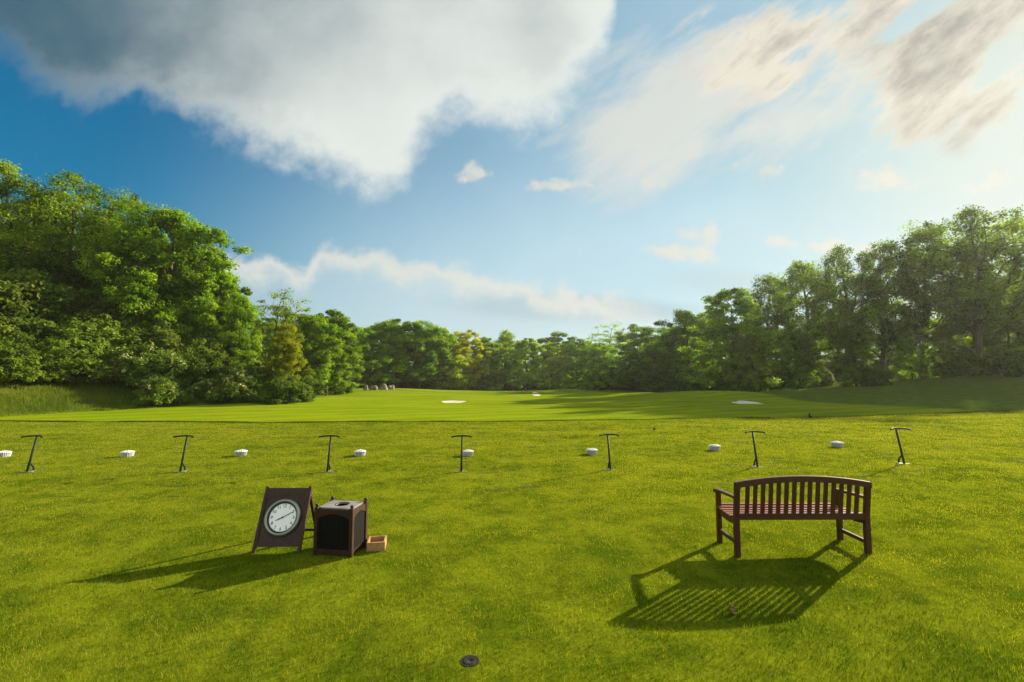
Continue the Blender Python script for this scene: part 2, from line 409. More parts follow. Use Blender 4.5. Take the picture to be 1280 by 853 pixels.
sl = bpy.data.lights.new('sun', 'SUN'); sl.energy = 4.6; sl.angle = R(.6); sl.color = (1.0, .86, .62)
so = bpy.data.objects.new('sun', sl); col.objects.link(so)
sd = Vector((math.sin(SUN_AZ)*math.cos(SUN_EL), math.cos(SUN_AZ)*math.cos(SUN_EL), math.sin(SUN_EL)))
so.rotation_euler = sd.to_track_quat('Z', 'Y').to_euler(); so.location = (40, 30, 40)

cam = bpy.data.cameras.new('camera'); cam.lens = 16; cam.sensor_width = 36; cam.clip_end = 3000; cam.clip_start = .05
co = bpy.data.objects.new('camera', cam); col.objects.link(co)
co.location = (0, 0, CAM_H); co.rotation_euler = (R(90)+PITCH, 0, 0); scene.camera = co

# ------------------------------------------------------------------ ground sheet
def make_ground():
    xs = np.concatenate([np.arange(-600, -100, 25), np.arange(-100, -42, 2), np.arange(-42, 42, .5), np.arange(42, 100, 2), np.arange(100, 601, 25)])
    ys = np.concatenate([np.arange(-120, -4, 8), np.arange(-4, 18, .5), np.arange(18, 32, .2), np.arange(32, 160, .9), np.arange(160, 200, 4), np.arange(200, 801, 30)])
    X, Y = np.meshgrid(xs, ys); Z = ground_z(X, Y)
    nx, ny = len(xs), len(ys)
    i = np.arange(nx*ny).reshape(ny, nx)
    f = np.stack([i[:-1, :-1], i[:-1, 1:], i[1:, 1:], i[1:, :-1]], -1).reshape(-1, 4)
    u = Y-edge_y(X); s = toe_dist(X, Y)
    tee = (1-sstep(-.1, .3, u)); wood = sstep(3, 9, s)
    rough = np.maximum(sstep(.2, .5, u)*(1-sstep(2.2, 3., u)), sstep(-.2, 1.5, s))
    # rough inside the range near the right bank and between the mown strips
    rough = np.maximum(rough, sstep(.58, .66, fbm(X*.05, Y*.09, 40))*.45*sstep(30, 40, Y))
    me = fast_mesh('ground', np.stack([X, Y, Z], -1).reshape(-1, 3), f,
                   {'tee': tee.ravel(), 'rough': rough.ravel(), 'wood': wood.ravel()}, True)
    o = link('ground', me, ground_material())
    tag(o, 'mown grass tee and rolling fairway rising to wooded banks', 'ground', kind='structure')
make_ground()

# ------------------------------------------------------------------ turf blades
def blades(name, xy, h, w, tint, material, label, cat, lean=.6, seed=1):
    rg = np.random.RandomState(seed); n = len(xy)
    z = ground_z(xy[:, 0], xy[:, 1]) - .002
    a = rg.rand(n)*2*np.pi; b = rg.rand(n)*2*np.pi
    dx, dy = np.cos(a)*w/2, np.sin(a)*w/2
    ln = h*lean*rg.rand(n)
    V = np.empty((n, 3, 3), np.float32)
    V[:, 0] = np.stack([xy[:, 0]-dx, xy[:, 1]-dy, z], 1); V[:, 1] = np.stack([xy[:, 0]+dx, xy[:, 1]+dy, z], 1)
    V[:, 2] = np.stack([xy[:, 0]+np.cos(b)*ln, xy[:, 1]+np.sin(b)*ln, z+h], 1)
    me = fast_mesh(name, V.reshape(-1, 3), np.arange(3*n).reshape(n, 3), {'tint': np.repeat(tint, 3)})
    o = link(name, me, material); tag(o, label, cat, kind='stuff'); return o

DIVOTS = [(random.uniform(-13, 13), random.uniform(8.5, 20), random.uniform(.06, .32), random.uniform(.03, .09), random.uniform(-.25, .25)) for _ in range(110)]
HEAD = at(587, 827)                               # sprinkler head in the turf
def make_turf():
    rg = np.random.RandomState(5); out = []
    N = 1000000
    # density falls with distance while blades widen
    q = rg.rand(N); y0, y1 = 2.3, 26.
    y = (y0**.9 + q*(y1**.9-y0**.9))**(1/.9)
    x = (rg.rand(N)*2-1)*(1.2*y+1.8)
    k = (y < edge_y(x)+.15)
    k &= ((x-HEAD.x)**2+(y-HEAD.y)**2) > .068**2
    for cx, cy, a, b, r in DIVOTS:
        c, s = math.cos(r), math.sin(r); p = ((x-cx)*c+(y-cy)*s)/a; t = ((y-cy)*c-(x-cx)*s)/b
        k &= ~((p*p+t*t < 1) & (rg.rand(N) < .85))
    x, y = x[k], y[k]; n = len(x)
    w = np.maximum(.0028, .00090*y)*(.7+.6*rg.rand(n))
    h = (.020+.018*np.exp(-np.maximum(0, y-3)/1.6))*(.45+1.1*rg.rand(n))*(.6+.8*fbm(x*2.3, y*2.3, 60))
    patch = fbm(x*.9, y*.9, 30, 4); big = fbm(x*.28+9, y*.28, 50, 3); streak = fbm(x*.35, y*2.2, 70, 4)
    fine = vnoise(x*9, y*9, 81)
    t = .50 + (rg.rand(n)-.5)*.75 + (fine-.5)*.50 + (patch-.5)*.50 + .05 - .30*np.exp(-np.maximum(0, y-3)/2.2) + (big-.5)*.25 + (streak-.5)*.55  # near blades tinted darker: the foreground's falloff in brightness put into their colour
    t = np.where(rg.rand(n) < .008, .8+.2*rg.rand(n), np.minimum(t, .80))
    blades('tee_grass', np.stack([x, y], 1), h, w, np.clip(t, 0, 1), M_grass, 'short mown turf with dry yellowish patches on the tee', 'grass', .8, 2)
    # bare scars left by divots
    v, f = [], []
    for cx, cy_, a, b, rot in DIVOTS:
        if cy_ > edge_y(cx)-.3: continue
        o = len(v); q = 14; c, s_ = math.cos(rot), math.sin(rot)
        for k2 in range(q):
            th = 2*math.pi*k2/q; rr = .85*(.75+.5*random.random()); px, py = a*rr*math.cos(th), b*rr*math.sin(th)
            X, Y = cx+px*c-py*s_, cy_+px*s_+py*c; v.append((X, Y, gz(X, Y)+.004))
        v.append((cx, cy_, gz(cx, cy_)+.002))
        f += [(o+k2, o+(k2+1) % q, o+q) for k2 in range(q)]
    tag(link('divot_scars', fast_mesh('divot_scars', np.array(v), np.array(f)), M_soil), 'dark thin scars where divots were cut from the tee', 'divots', kind='stuff')
    # darker unmown collar along the far lip of the tee
    m = 60000; x = (rg.rand(m)*2-1)*36; y = edge_y(x)+.1+rg.rand(m)*.5*(.6+.8*vnoise(x*.5, x*0, 3))
    h = (.05+.05*rg.rand(m))*(.5+.9*vnoise(x*.6, y*.6, 12))
    blades('collar_grass', np.stack([x, y], 1), h, .02+.02*rg.rand(m), .05+.35*rg.rand(m), M_grass, 'longer dark grass collar along the far edge of the tee', 'grass', .5, 3)
    # meadow strip under the left slope
    m = 150000; x = -24-rg.rand(m)*32; y = 22+rg.rand(m)*22
    s = toe_dist(x, y); k = (s > .3) & (s < 8.5*(.7+.6*vnoise(x*.2, y*.2, 8))) & (x > -1.35*y)
    x, y, s = x[k], y[k], s[k]; n = len(x)
    h = (.14+.34*rg.rand(n)**2)*(.3+1.2*fbm(x*.7, y*.7, 14))*sstep(0, 2.0, s)
    blades('tall_grass', np.stack([x, y], 1), h+.05, .02+.02*rg.rand(n), np.clip(.25+.5*rg.rand(n)+(fbm(x*.3, y*.3, 33)-.5), 0, 1), M_tall,
           'tall unmown meadow grass at the foot of the left slope', 'grass', .6, 4)
make_turf()

# ------------------------------------------------------------------ trees
def tree_meshes(seed, H, cb, rad, nclump, nleaf, leaf, prof, tr, clump_r=.95, flat=.55, wander=.35, lobes=.3, inner=.12, top=.86):
    rg = np.random.RandomState(seed)
    K = 12; tz = np.linspace(0, H*top, K)
    tx = np.cumsum(rg.randn(K)*wander*.28); ty = np.cumsum(rg.randn(K)*wander*.28); tx -= tx[0]; ty -= ty[0]; tx[:2] *= .3; ty[:2] *= .3
    P = [np.array((tx[i], ty[i], tz[i])) for i in range(K)]; par = [-1]+list(range(K-1)); plen = list(tz)
    ph = rg.rand(6)*6.28
    C = []
    while len(C) < nclump:
        t = rg.rand(); pr = np.interp(t, [p[0] for p in prof], [p[1] for p in prof])
        if rg.rand() > pr+.08: continue
        a = rg.rand()*6.283
        r = rad*pr*(1+lobes*math.sin(2*a+ph[0]+t*4)+lobes*.7*math.sin(5*a+ph[1]+t*9)+lobes*.6*math.sin(3*a+ph[2]-t*6))*math.sqrt(inner+(1-inner)*rg.rand())
        z = H*(cb+(1-cb)*t)+rg.randn()*.2
        cx, cy = np.interp(z, tz, tx), np.interp(z, tz, ty)
        C.append((cx+r*math.cos(a), cy+r*math.sin(a), max(z, .35), r))
    C.sort(key=lambda c: c[3]+.25*c[2])
    ends = []
    NP = np.array(P)
    for cx, cy, cz, r in C:
        c = np.array((cx, cy, cz)); A = np.array(P); pl = np.array(plen)
        dv = c-A; d = np.sqrt((dv**2).sum(1)); rise = dv[:, 2]
        cost = d + .30*pl + 1.2*np.maximum(0, .25*d-rise) + np.where(np.arange(len(P)) < 2, 3, 0)
        j = int(np.argmin(cost)); prev = j
        for f in (.35, .7, 1.):
            q = A[j]+(c-A[j])*f + (np.array((0, 0, .10*d[j]*math.sin(math.pi*f))) if f < 1 else 0) + (rg.randn(3)*.05*d[j] if f < 1 else 0)
            P.append(q); par.append(prev); plen.append(plen[prev]+np.linalg.norm(q-P[prev])); prev = len(P)-1
        ends.append(prev)
    n = len(P); cnt = np.zeros(n); cnt[ends] = 1
    for i in range(n-1, K-1, -1): cnt[par[i]] += cnt[i]
    for i in range(K-1, 0, -1): cnt[i-1] += cnt[i]
    cnt = np.maximum(cnt, .3); rr = tr*(cnt/cnt[0])**.5; rr = np.maximum(rr, .012); rr[:K] = np.maximum(rr[:K], tr*np.linspace(1, .12, K))
    rr[0] = tr*1.45
    V, F = [], []
    for i in range(1, n):
        a, b = P[par[i]], P[i]; d = b-a; L = np.linalg.norm(d)
        if L < 1e-4: continue
        d = d/L; s = 9 if rr[i] > .1 else 4
        u = np.cross(d, (0, 0, 1) if abs(d[2]) < .9 else (1, 0, 0)); u /= np.linalg.norm(u); w = np.cross(d, u)
        ra = min(rr[par[i]], rr[i]*1.6); rb = rr[i]; o = len(V)
        for e, r_ in ((a, ra), (b, rb)):
            for k in range(s): th = 2*math.pi*k/s; V.append(e+(u*math.cos(th)+w*math.sin(th))*r_)
        for k in range(s): F.append((o+k, o+(k+1) % s, o+s+(k+1) % s, o+s+k))
    bark = fast_mesh('trunk', np.array(V), np.array(F), None, True)
    # leaves
    C3 = np.array([c[:3] for c in C]); m = nclump*nleaf
    ci = np.repeat(np.arange(nclump), nleaf)
    cr = clump_r*(.6+.8*rg.rand(nclump))
    v = rg.randn(m, 3); v /= np.linalg.norm(v, axis=1)[:, None]
    rr_ = rg.rand(m)**.55
    off = v*rr_[:, None]*cr[ci][:, None]; off[:, 2] *= flat
    c = C3[ci]+off; c[:, 2] = np.maximum(c[:, 2], .08)
    ax = np.stack([np.interp(c[:, 2], tz, tx), np.interp(c[:, 2], tz, ty), c[:, 2]*.75], 1)
    outw = c-ax; outw /= np.linalg.norm(outw, axis=1)[:, None]+1e-6
    nrm = .45*outw+.35*v+np.array((0, 0, .45))+.55*rg.randn(m, 3); nrm /= np.linalg.norm(nrm, axis=1)[:, None]
    t1 = np.cross(nrm, rg.randn(m, 3)); t1 /= np.linalg.norm(t1, axis=1)[:, None]; t2 = np.cross(nrm, t1)
    l = leaf*(.6+.8*rg.rand(m))[:, None]
    Q = np.stack([c-t1*l*.5, c+t2*l*.32, c+t1*l*.5, c-t2*l*.32], 1)
    tint = np.clip(.5+(rg.rand(nclump)[ci]-.5)*.7+(rg.rand(m)-.5)*.6, 0, 1)
    crown = fast_mesh('crown', Q.reshape(-1, 3), np.arange(4*m).reshape(m, 4), {'tint': np.repeat(tint, 4)})
    bark.materials.append(M_bark)
    return bark, crown, H

ROUND = [(0, .6), (.2, .92), (.5, 1), (.75, .88), (.92, .58), (1, .3)]
OPEN = [(0, .45), (.15, .8), (.4, 1), (.65, .92), (.85, .62), (1, .15)]
COLM = [(0, .85), (.25, 1), (.5, .98), (.75, .86), (.92, .6), (1, .3)]
TALL = [(0, .5), (.3, .8), (.6, .9), (.85, .65), (1, .15)]
VAR = {
    'open1': tree_meshes(11, 17, .26, 4.9, 235, 110, .25, OPEN, .32, .95, .75, .5, .3),
    'open2': tree_meshes(12, 17, .22, 4.7, 240, 110, .25, OPEN, .28, .95, .75, .7, .35),
    'open3': tree_meshes(13, 18, .30, 5.6, 255, 105, .25, OPEN, .38, 1.0, .75, .45, .4),
    'round1': tree_meshes(21, 14, .10, 5.0, 220, 210, .27, ROUND, .26, .9, .6, .35, .25),
    'round2': tree_meshes(22, 14, .14, 4.6, 215, 210, .27, ROUND, .24, .9, .55, .4, .3),
    'round3': tree_meshes(23, 14, .06, 5.4, 230, 210, .27, ROUND, .28, .98, .5, .4, .35),
    'leafy1': tree_meshes(31, 13, .02, 4.2, 235, 205, .26, COLM, .22, .85, .55, .35, .25),
    'leafy2': tree_meshes(32, 13, .02, 3.7, 215, 205, .26, COLM, .22, .85, .6, .35, .3),
    'sparse': tree_meshes(41, 15, .35, 3.4, 120, 60, .22, TALL, .20, .8, .6, .4, .35),
    'slim': tree_meshes(42, 15, .12, 2.6, 190, 140, .23, TALL, .2, .85, .7, .3, .25),
}
def place(px, d, top, var, tint, label, name='deciduous_tree', group=None, ws=1., rz=None, cat='tree'):
    bark, crown, H = VAR[var]
    p = at_depth(px, 470, d); z0 = gz(p.x, d)-.12
    zt = at_depth(px, top, d).z + (.9 if d > 90 else .2); ws = ws*(1.15 if d > 90 else 1.)
    s = (zt-z0)/H
    rz = random.random()*6.28 if rz is None else rz
    e = empty(name, (p.x, d, z0), rz, (s*ws, s*ws, s)); tag(e, label, cat, group)
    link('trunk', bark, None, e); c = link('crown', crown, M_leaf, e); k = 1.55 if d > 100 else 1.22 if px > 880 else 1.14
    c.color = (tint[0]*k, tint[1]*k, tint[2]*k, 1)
    return e
G0 = (1, 1, 1); YG = (1.45, 1.25, .9); DK = (.68, .78, .9); PALE = (1.5, 1.4, 1.6); OR = (1.6, 1.08, .8); BL = (.75, .9, 1.25); LIME = (1.25, 1.3, .8)
FRONT = [
 # left wood, climbing the slope
 (-14, 46, 212, 'open2', YG, 'tall loose-crowned tree cut off by the left edge of the photo', 1.0),
 (88, 50, 226, 'open3', G0, 'open spreading tree with a dark bare trunk near the left edge, above the shrubs', 1.0),
 (140, 55, 246, 'open1', G0, 'tall tree between the bare-trunked tree and the thickest part of the left wood', .9),
 (172, 49, 260, 'open2', LIME, 'tall light green tree with twin-looking stems and sky showing low between them', .95),
 (203, 51, 270, 'round2', LIME, 'broad bright tree at the middle of the left wood skyline', .95),
 (230, 57, 302, 'round1', G0, 'rounded tree stepping down to the right on the left wood skyline', .9),
 (262, 56, 334, 'leafy1', LIME, 'bright leafy tree with foliage to the ground, second from the end of the left wood', .8),
 (301, 53, 372, 'leafy2', LIME, 'low leafy tree ending the tall left wood beside the orange-tinged tree', .75),
 (228, 52, 345, 'leafy2', LIME, 'smaller dense tree in front of the left wood, rising from the shrubs', 1.0),
 (345, 64, 366, 'sparse', YG, 'thin twiggy tree standing above the orange-tinged tree', 1.2),
 (358, 47, 410, 'round2', OR, 'bushy tree with orange-brown tinged leaves at the end of the left wood', .72),
 (388, 62, 398, 'round2', LIME, 'mid-green tree just right of the orange-tinged tree', .9),
 (408, 68, 392, 'round1', G0, 'dark topped tree behind and left of the dense leaning tree by the boulders', .9),
 (420, 74, 402, 'leafy1', G0, 'dense tree with a deep shaded skirt, left of the row of boulders', 1.0),
 (464, 100, 418, 'round3', LIME, 'drooping yellow-green tree right behind the row of boulders', .8),
 (496, 106, 405, 'round1', G0, 'full round green tree just right of the row of boulders', 1.05),
 # the far tree line
 (524, 108, 408, 'round2', BL, 'bluish dark green tree on the far tree line, left of the yellowish tree', .95),
 (552, 114, 414, 'leafy2', YG, 'yellowish narrow tree on the far tree line, left of the golden tree', 1.0),
 (580, 118, 419, 'round3', (2.2, 1.4, .6), 'golden-tinged round tree on the far tree line', .85),
 (606, 126, 428, 'leafy1', G0, 'low green tree right of the golden tree on the far tree line', 1.0),
 (629, 134, 417, 'slim', PALE, 'slim pale tree poking up at the centre of the far tree line', 1.0),
 (657, 126, 428, 'round1', PALE, 'pale green round tree above the far sand, right of the slim pale tree', .9),
 (690, 128, 433, 'round3', YG, 'wide low yellow-green tree on the far tree line', .9),
 (699, 146, 420, 'round2', DK, 'dark tree top showing behind the wide low yellow-green tree', .9),
 (722, 128, 430, 'leafy1', LIME, 'light green tree left of the tall feathery tree on the far line', 1.0),
 (761, 134, 409, 'sparse', PALE, 'tall feathery pale tree standing above the far tree line', 1.25),
 (750, 124, 436, 'round1', LIME, 'short light tree at the foot of the tall feathery tree', .9),
 (800, 114, 413, 'round3', DK, 'broad dark tree where the far line meets the right wood', 1.0),
 (838, 104, 415, 'round2', BL, 'dull green tree right of the broad dark tree', .95),
 # right wood, against the light
 (864, 94, 394, 'leafy2', DK, 'dark upright tree left of the big leafy rounded tree', .95),
 (916, 76, 366, 'round3', LIME, 'big rounded leafy tree, foliage down to the grass, near the left end of right wood', 1.0),
 (968, 80, 346, 'open2', G0, 'tall tree just right of the big rounded leafy tree', 1.0),
 (1018, 73, 330, 'open1', G0, 'open tree with forked bare stems in the right wood', .95),
 (1062, 67, 311, 'open3', G0, 'airy tree with thin upper branches, fourth left of the tallest tree', .85),
 (1104, 68, 308, 'open2', DK, 'dense-topped tree above the sunlit patch of the right bank', .9),
 (1158, 67, 286, 'open1', G0, 'tall straight tree left of the tallest tree in the right wood', .9),
 (1224, 60, 264, 'open3', G0, 'tallest tree of the right wood, with a thick forked trunk', .95),
 (1290, 68, 272, 'open1', YG, 'tall tree half cut off by the right edge of the photo', .95),
]
for px, d, top, var, tint, label, ws in FRONT:
    place(px, d, top, var, tint, label, ws=ws)
# lower trees under the right wood
for px, d, top, var, tint, label, ws in [
 (942, 70, 420, 'leafy2', G0, 'young tree against the right side of the big rounded leafy tree', .8),
 (1000, 66, 415, 'leafy1', DK, 'bushy young tree below the open forked tree', .75),
 (1070, 62, 408, 'leafy2', DK, 'leafy young tree left of the sunlit patch on the right bank', .8),
 (1140, 66, 400, 'leafy1', LIME, 'light leafy understorey tree between the two tall right trees', .8),
 (1180, 63, 408, 'leafy2', G0, 'low leafy tree directly left of the thick forked trunk', .7),
 (1262, 66, 352, 'round2', YG, 'yellow-green understorey tree right of the thick forked trunk', .9)]:
    place(px, d, top, var, tint, label, 'young_tree', None, ws)
# deeper rows: trees that nothing tells apart
rg = random.Random(3)
for px in range(-60, 270, 36):
    place(px+rg.uniform(-10, 10), rg.uniform(60, 70), max(250, 245+max(0, px-60)*.45)+rg.uniform(0, 40), rg.choice(['round1', 'round2', 'round3', 'open1']), rg.choice([G0, DK, LIME]),
          'tree in the shade deeper inside the left wood, behind the front row', group='trees deeper in the left wood')
for px in range(330, 900, 27):
    t = np.interp(px, [330, 450, 560, 640, 760, 860, 900], [392, 410, 422, 432, 430, 410, 390])
    place(px+rg.uniform(-8, 8), np.interp(px, [330, 450, 600, 800, 900], [78, 115, 155, 150, 115])+rg.uniform(0, 8), t+rg.uniform(0, 9), rg.choice(['round1', 'leafy2', 'round3', 'leafy1']), rg.choice([G0, DK, LIME, PALE]),
          'tree of the back rows, mostly hidden by the far tree line in front', group='trees of the back rows')
for px in range(930, 1330, 52):
    t = np.interp(px, [900, 1000, 1100, 1200, 1330], [395, 392, 390, 388, 380])
    place(px+rg.uniform(-8, 8), rg.uniform(88, 102), t+rg.uniform(0, 40), rg.choice(['round1', 'round3', 'leafy2', 'leafy1']), rg.choice([G0, DK, LIME]),
          'tree in the shade deeper inside the right wood, behind the tall trunks', group='trees deeper in the right wood')

# shrubs on the left slope
def shrub_meshes(seed, n=120, nl=95, leaf=.17):
    b, c, H = tree_meshes(seed, 2.4, .02, 1.9, n, nl, leaf, [(0, 1), (.4, 1), (.75, .75), (1, .3)], .06, .42, .7, .2, .2, .25)
    return b, c, H
SH = [shrub_meshes(51), shrub_meshes(52), shrub_meshes(53)]
def blossom_mesh(crown, seed, n):
    rg_ = np.random.RandomState(seed); co_ = np.empty(len(crown.vertices)*3, np.float32); crown.vertices.foreach_get('co', co_); co_ = co_.reshape(-1, 4, 3).mean(1)
    w = np.maximum(0, co_[:, 2]-.7)*np.hypot(co_[:, 0], co_[:, 1]); pick = rg_.choice(len(co_), n, p=w/w.sum())
    c = np.repeat(co_[pick], 7, 0)+rg_.randn(n*7, 3)*.07; m = len(c)
    a = rg_.randn(m, 3)*.05; b = rg_.randn(m, 3)*.05
    Q = np.stack([c-a, c-b, c+a, c+b], 1)
    return fast_mesh('blossom', Q.reshape(-1, 3), np.arange(4*m).reshape(m, 4), {'tint': np.repeat(rg_.rand(m), 4)})
BL_ME = [blossom_mesh(SH[i][1], 61+i, 90) for i in range(3)]
rs = random.Random(17)
spots = []
for _ in range(6000):
    x, y = rs.uniform(-58, -20), rs.uniform(30, 60)
    px = 640+x/y*569
    if px < -60 or px > 340: continue
    s = float(toe_dist(np.array([x]), np.array([y]))[0])
    if s < (6.0 if px < 190 else 1.0) or s > 25: continue
    if all((x-a)**2+(y-b)**2 > 2.3**2 for a, b in spots): spots.append((x, y))
for i, (x, y) in enumerate(spots):
    b, c, H = SH[i % 3]; sc = rs.uniform(.8, 1.45)*float(np.interp(toe_dist(np.array([x]), np.array([y]))[0], [5, 9, 16], [.9, 1.15, 1.75])); pale = 150 < 640+x/y*569 < 300 and y < 46
    e = empty('shrub', (x, y, gz(x, y)-.1), rs.uniform(0, 6.28), (sc, sc, sc*rs.uniform(.75, 1.1)))
    if pale: tag(e, 'shrub flecked with pale blossom at the lower right of the left slope', 'shrub', 'pale blossoming shrubs')
    else: tag(e, 'dense leafy shrub without blossom on the left slope below the wood', 'shrub', 'leafy shrubs on the left slope')
    link('stems', b, None, e); cr = link('foliage', c, M_shrub, e); t = rs.uniform(.75, 1.25); cr.color = (t*rs.uniform(.9, 1.2), t, t, 1)
    if pale: link('blossom', BL_ME[i % 3], M_blossom, e)
# low bushes at the feet of the trees
for px, d, sc, lab in [(350, 42.5, .95, 'low dark bush at the foot of the orange-tinged tree'), (372, 45, .8, 'low green bush right of the orange-tinged tree'),
                       (386, 58, 1.0, 'bush at the edge of the fairway under the mid-green tree'), (822, 100, 1.6, 'dark bush at the foot of the dull green tree, left end of the right wood'),
                       (870, 84, 1.3, 'rounded dark bush below the dark upright tree'), (1095, 60, .9, 'dark bush by the trunks on the right bank'),
                       (1215, 60, 1.3, 'bush behind the thick forked trunk'), (1275, 52, 1.2, 'dark bush at the right edge of the right bank'), (1020, 72, 1.3, 'bush under the open forked tree')]:
    b, c, H = SH[1]; p = at_depth(px, 470, d); e = empty('bush', (p.x, d, gz(p.x, d)-.1), px*.7, sc); tag(e, lab, 'bush')
    link('stems', b, None, e); cr = link('foliage', c, M_leaf, e); cr.color = (*DK, 1) if 'dark' in lab else (*G0, 1)

rb_ = random.Random(23)
for i in range(46):
    px = 505+i*(330/46)+rb_.uniform(-3, 3); d = np.interp(px, [505, 560, 640, 760, 835], [112, 128, 141, 139, 118])+rb_.uniform(0, 7)
    p = at_depth(px, 470, d); sc = rb_.uniform(1.5, 2.5); e = empty('bush', (p.x, d, gz(p.x, d)-.1), px, (sc, sc, sc*.9))
    tag(e, 'low bush filling the foot of the far tree line', 'bush', 'bushes along the foot of the far tree line')
    b, c, H = SH[i % 3]; link('stems', b, None, e); cr = link('foliage', c, M_leaf, e); cr.color = (*rb_.choice([G0, DK, DK]), 1)
for i in range(30):
    px = 905+i*14+rb_.uniform(-5, 5); d = np.interp(px, [900, 1000, 1300], [84, 84, 72])+rb_.uniform(0, 9)
    p = at_depth(px, 470, d); sc = rb_.uniform(1.2, 2.1); e = empty('bush', (p.x, d, gz(p.x, d)-.1), px, (sc, sc, sc*.95))
    tag(e, 'bush in the shade between the trunks of the right wood', 'bush', 'bushes under the right wood')
    b, c, H = SH[i % 3]; link('stems', b, None, e); cr = link('foliage', c, M_leaf, e); cr.color = (*rb_.choice([G0, DK, LIME]), 1)

# ------------------------------------------------------------------ boulders by the far left trees
def boulder(px, d, w, h, label, seed):
    p = at_depth(px, 485, d); p.z = gz(p.x, d); rg_ = random.Random(seed)
    bm = bmesh.new(); bmesh.ops.create_icosphere(bm, subdivisions=3, radius=1)
    for v in bm.verts:
        n = v.co.copy(); k = 1+.16*math.sin(3*n.x+seed)+.13*math.sin(4*n.y+2*seed)+.10*math.sin(5*n.z+seed*3)+rg_.uniform(-.03, .03)
        v.co = Vector((n.x*k*w*.46, n.y*k*w*.42, (max(-.3, n.z*k)+.3)*h*.72))
    me = bpy.data.meshes.new('boulder'); bm.to_mesh(me); bm.free()
    o = link('boulder', me, M_stone); o.location = p+Vector((0, 0, -.05)); o.rotation_euler = (0, 0, seed); tag(o, label, 'boulder', 'boulders by the far left trees')
boulder(457, 82, 1.1, .85, 'smallest pale boulder, at the left end of the row by the trees', 1)
boulder(467, 83, 1.4, .95, 'squat boulder second from the left in the row by the trees', 2)
boulder(479, 86, 1.8, 1.1, 'largest flat-topped boulder in the row by the trees', 3)
boulder(489, 88, 1.3, 1.0, 'rounded pale boulder at the right end of the row by the trees', 4)

# ------------------------------------------------------------------ sand bunkers (shallow dishes with a raised far lip)
def bunker(px, py, w, dep, lab):
    p = at(px, py); n, k = 40, 8; v = []; f = []
    for j in range(k+1):
        for i in range(n):
            a = 2*math.pi*i/n; r = j/k*(1+.12*math.sin(3*a+px)+.07*math.sin(5*a))
            x, y = p.x+r*math.cos(a)*w/2, p.y+r*math.sin(a)*dep/2
            v.append((x, y, p.z+.03+.10*math.sin(a)*r*(w/2.5)**.5+.03*r*r))
    for j in range(k):
        for i in range(n): f.append((j*n+i, j*n+(i+1) % n, (j+1)*n+(i+1) % n, (j+1)*n+i))
    me = fast_mesh('sand_bunker', np.array(v), np.array(f), None, True); o = link('sand_bunker', me, M_sand)
    tag(o, lab, 'bunker', kind='structure')
bunker(566, 503.5, 2.4, 2.6, 'pale sand bunker in the lit fairway left of centre')
bunker(934, 504.5, 2.6, 2.6, 'pale sand bunker below the mound at the right')
bunker(671, 494.5, 1.4, 2.6, 'small sand bunker on the far fairway')
bunker(669, 491.5, 1.2, 2.6, 'tiny sand bunker behind the small one')

# ------------------------------------------------------------------ bench (seen from behind)
def bench(loc, rz):
    e = empty('garden_bench', loc, rz); W = 1.66; h = W/2; D = .49
    tag(e, 'dark wooden slatted bench with a curved back, seen from behind', 'bench')
    rec = .055                                    # the back leans a little towards the viewer
    for sx in (-1, 1):
        m = MB(); x = sx*(h-.032)
        m.bar((x, .0, 0), (x, 0, .46), .062, .052); m.bar((x, 0, .455), (x, -rec, .885), .062, .045); m.build('leg', M_bench, e, .004)
        m = MB(); m.bar((x, D-.02, 0), (x, D-.02, .655), .055, .055); m.build('leg', M_bench, e, .004)
        m = MB(); pts = [(x, -.018, .705), (x, .12, .70), (x, .30, .690), (x, D-.02, .676), (x, D+.035, .665), (x, D+.062, .640)]
        for a, b in zip(pts, pts[1:]): m.bar(a, b, .062, .032)
        m.build('armrest', M_bench, e, .003)
        m = MB(); m.bar((x, .027, .165), (x, D-.048, .165), .03, .045); m.build('stretcher', M_bench, e, .003)
        m = MB()
        pts = [(x, .027, .415), (x, .15, .395), (x, .30, .400), (x, D-.048, .425)]
        for a, b in zip(pts, pts[1:]): m.bar(a, b, .032, .065)
        m.build('side_rail', M_bench, e, .003)
    bk = MB(); N = 15
    def topz(t): return .90+.075*(1-(2*t-1)**2)
    def yb(z): return -rec*max(0, (z-.455)/.43)
    n = 14
    for i in range(n):                            # curved top rail
        a, b = i/n, (i+1)/n; xa, xb = -h+.001+a*(W-.002), -h+.001+b*(W-.002)
        za, zb = topz(a), topz(b); y = yb(.9)
        bk.hexa([(xa, y-.024, za-.072), (xb, y-.024, zb-.072), (xb, y+.022, zb-.072), (xa, y+.022, za-.072),
                 (xa, y-.024, za), (xb, y-.024, zb), (xb, y+.022, zb), (xa, y+.022, za)])
    bk.box((0, -.002, .478), (W-.127, .040, .075))
    for i in range(N):
        t = (i+1)/(N+1); x = -h+.064+t*(W-.128); tt = (x+h)/W
        bk.bar((x, yb(.515), .513), (x, yb(.9)+.0, topz(tt)-.070), .046, .018)
    bk.build('backrest', M_bench, e)
    st = MB(); ns = 7
    for i in range(ns):
        y = .055+i*(D-.035)/(ns-1)*1.02
        z = .452+.028*(i/(ns-1))**1.5-.012*math.sin(math.pi*i/(ns-1))
        st.box((0, y, z), (W-.01 if 0 < i < ns-1 else W-.13, .056, .022))
    st.build('seat', M_seat, e, .004)
    ap = MB(); ap.box((0, D-.005, .42), (W-.12, .026, .07)); ap.build('apron', M_bench, e, .003)
    return e
bl, br = at(919.5, 697), at(1088, 692.5)
mid = (bl+br)/2; bench((mid.x, mid.y, min(bl.z, br.z)), math.atan2(br.y-bl.y, br.x-bl.x)*.6)

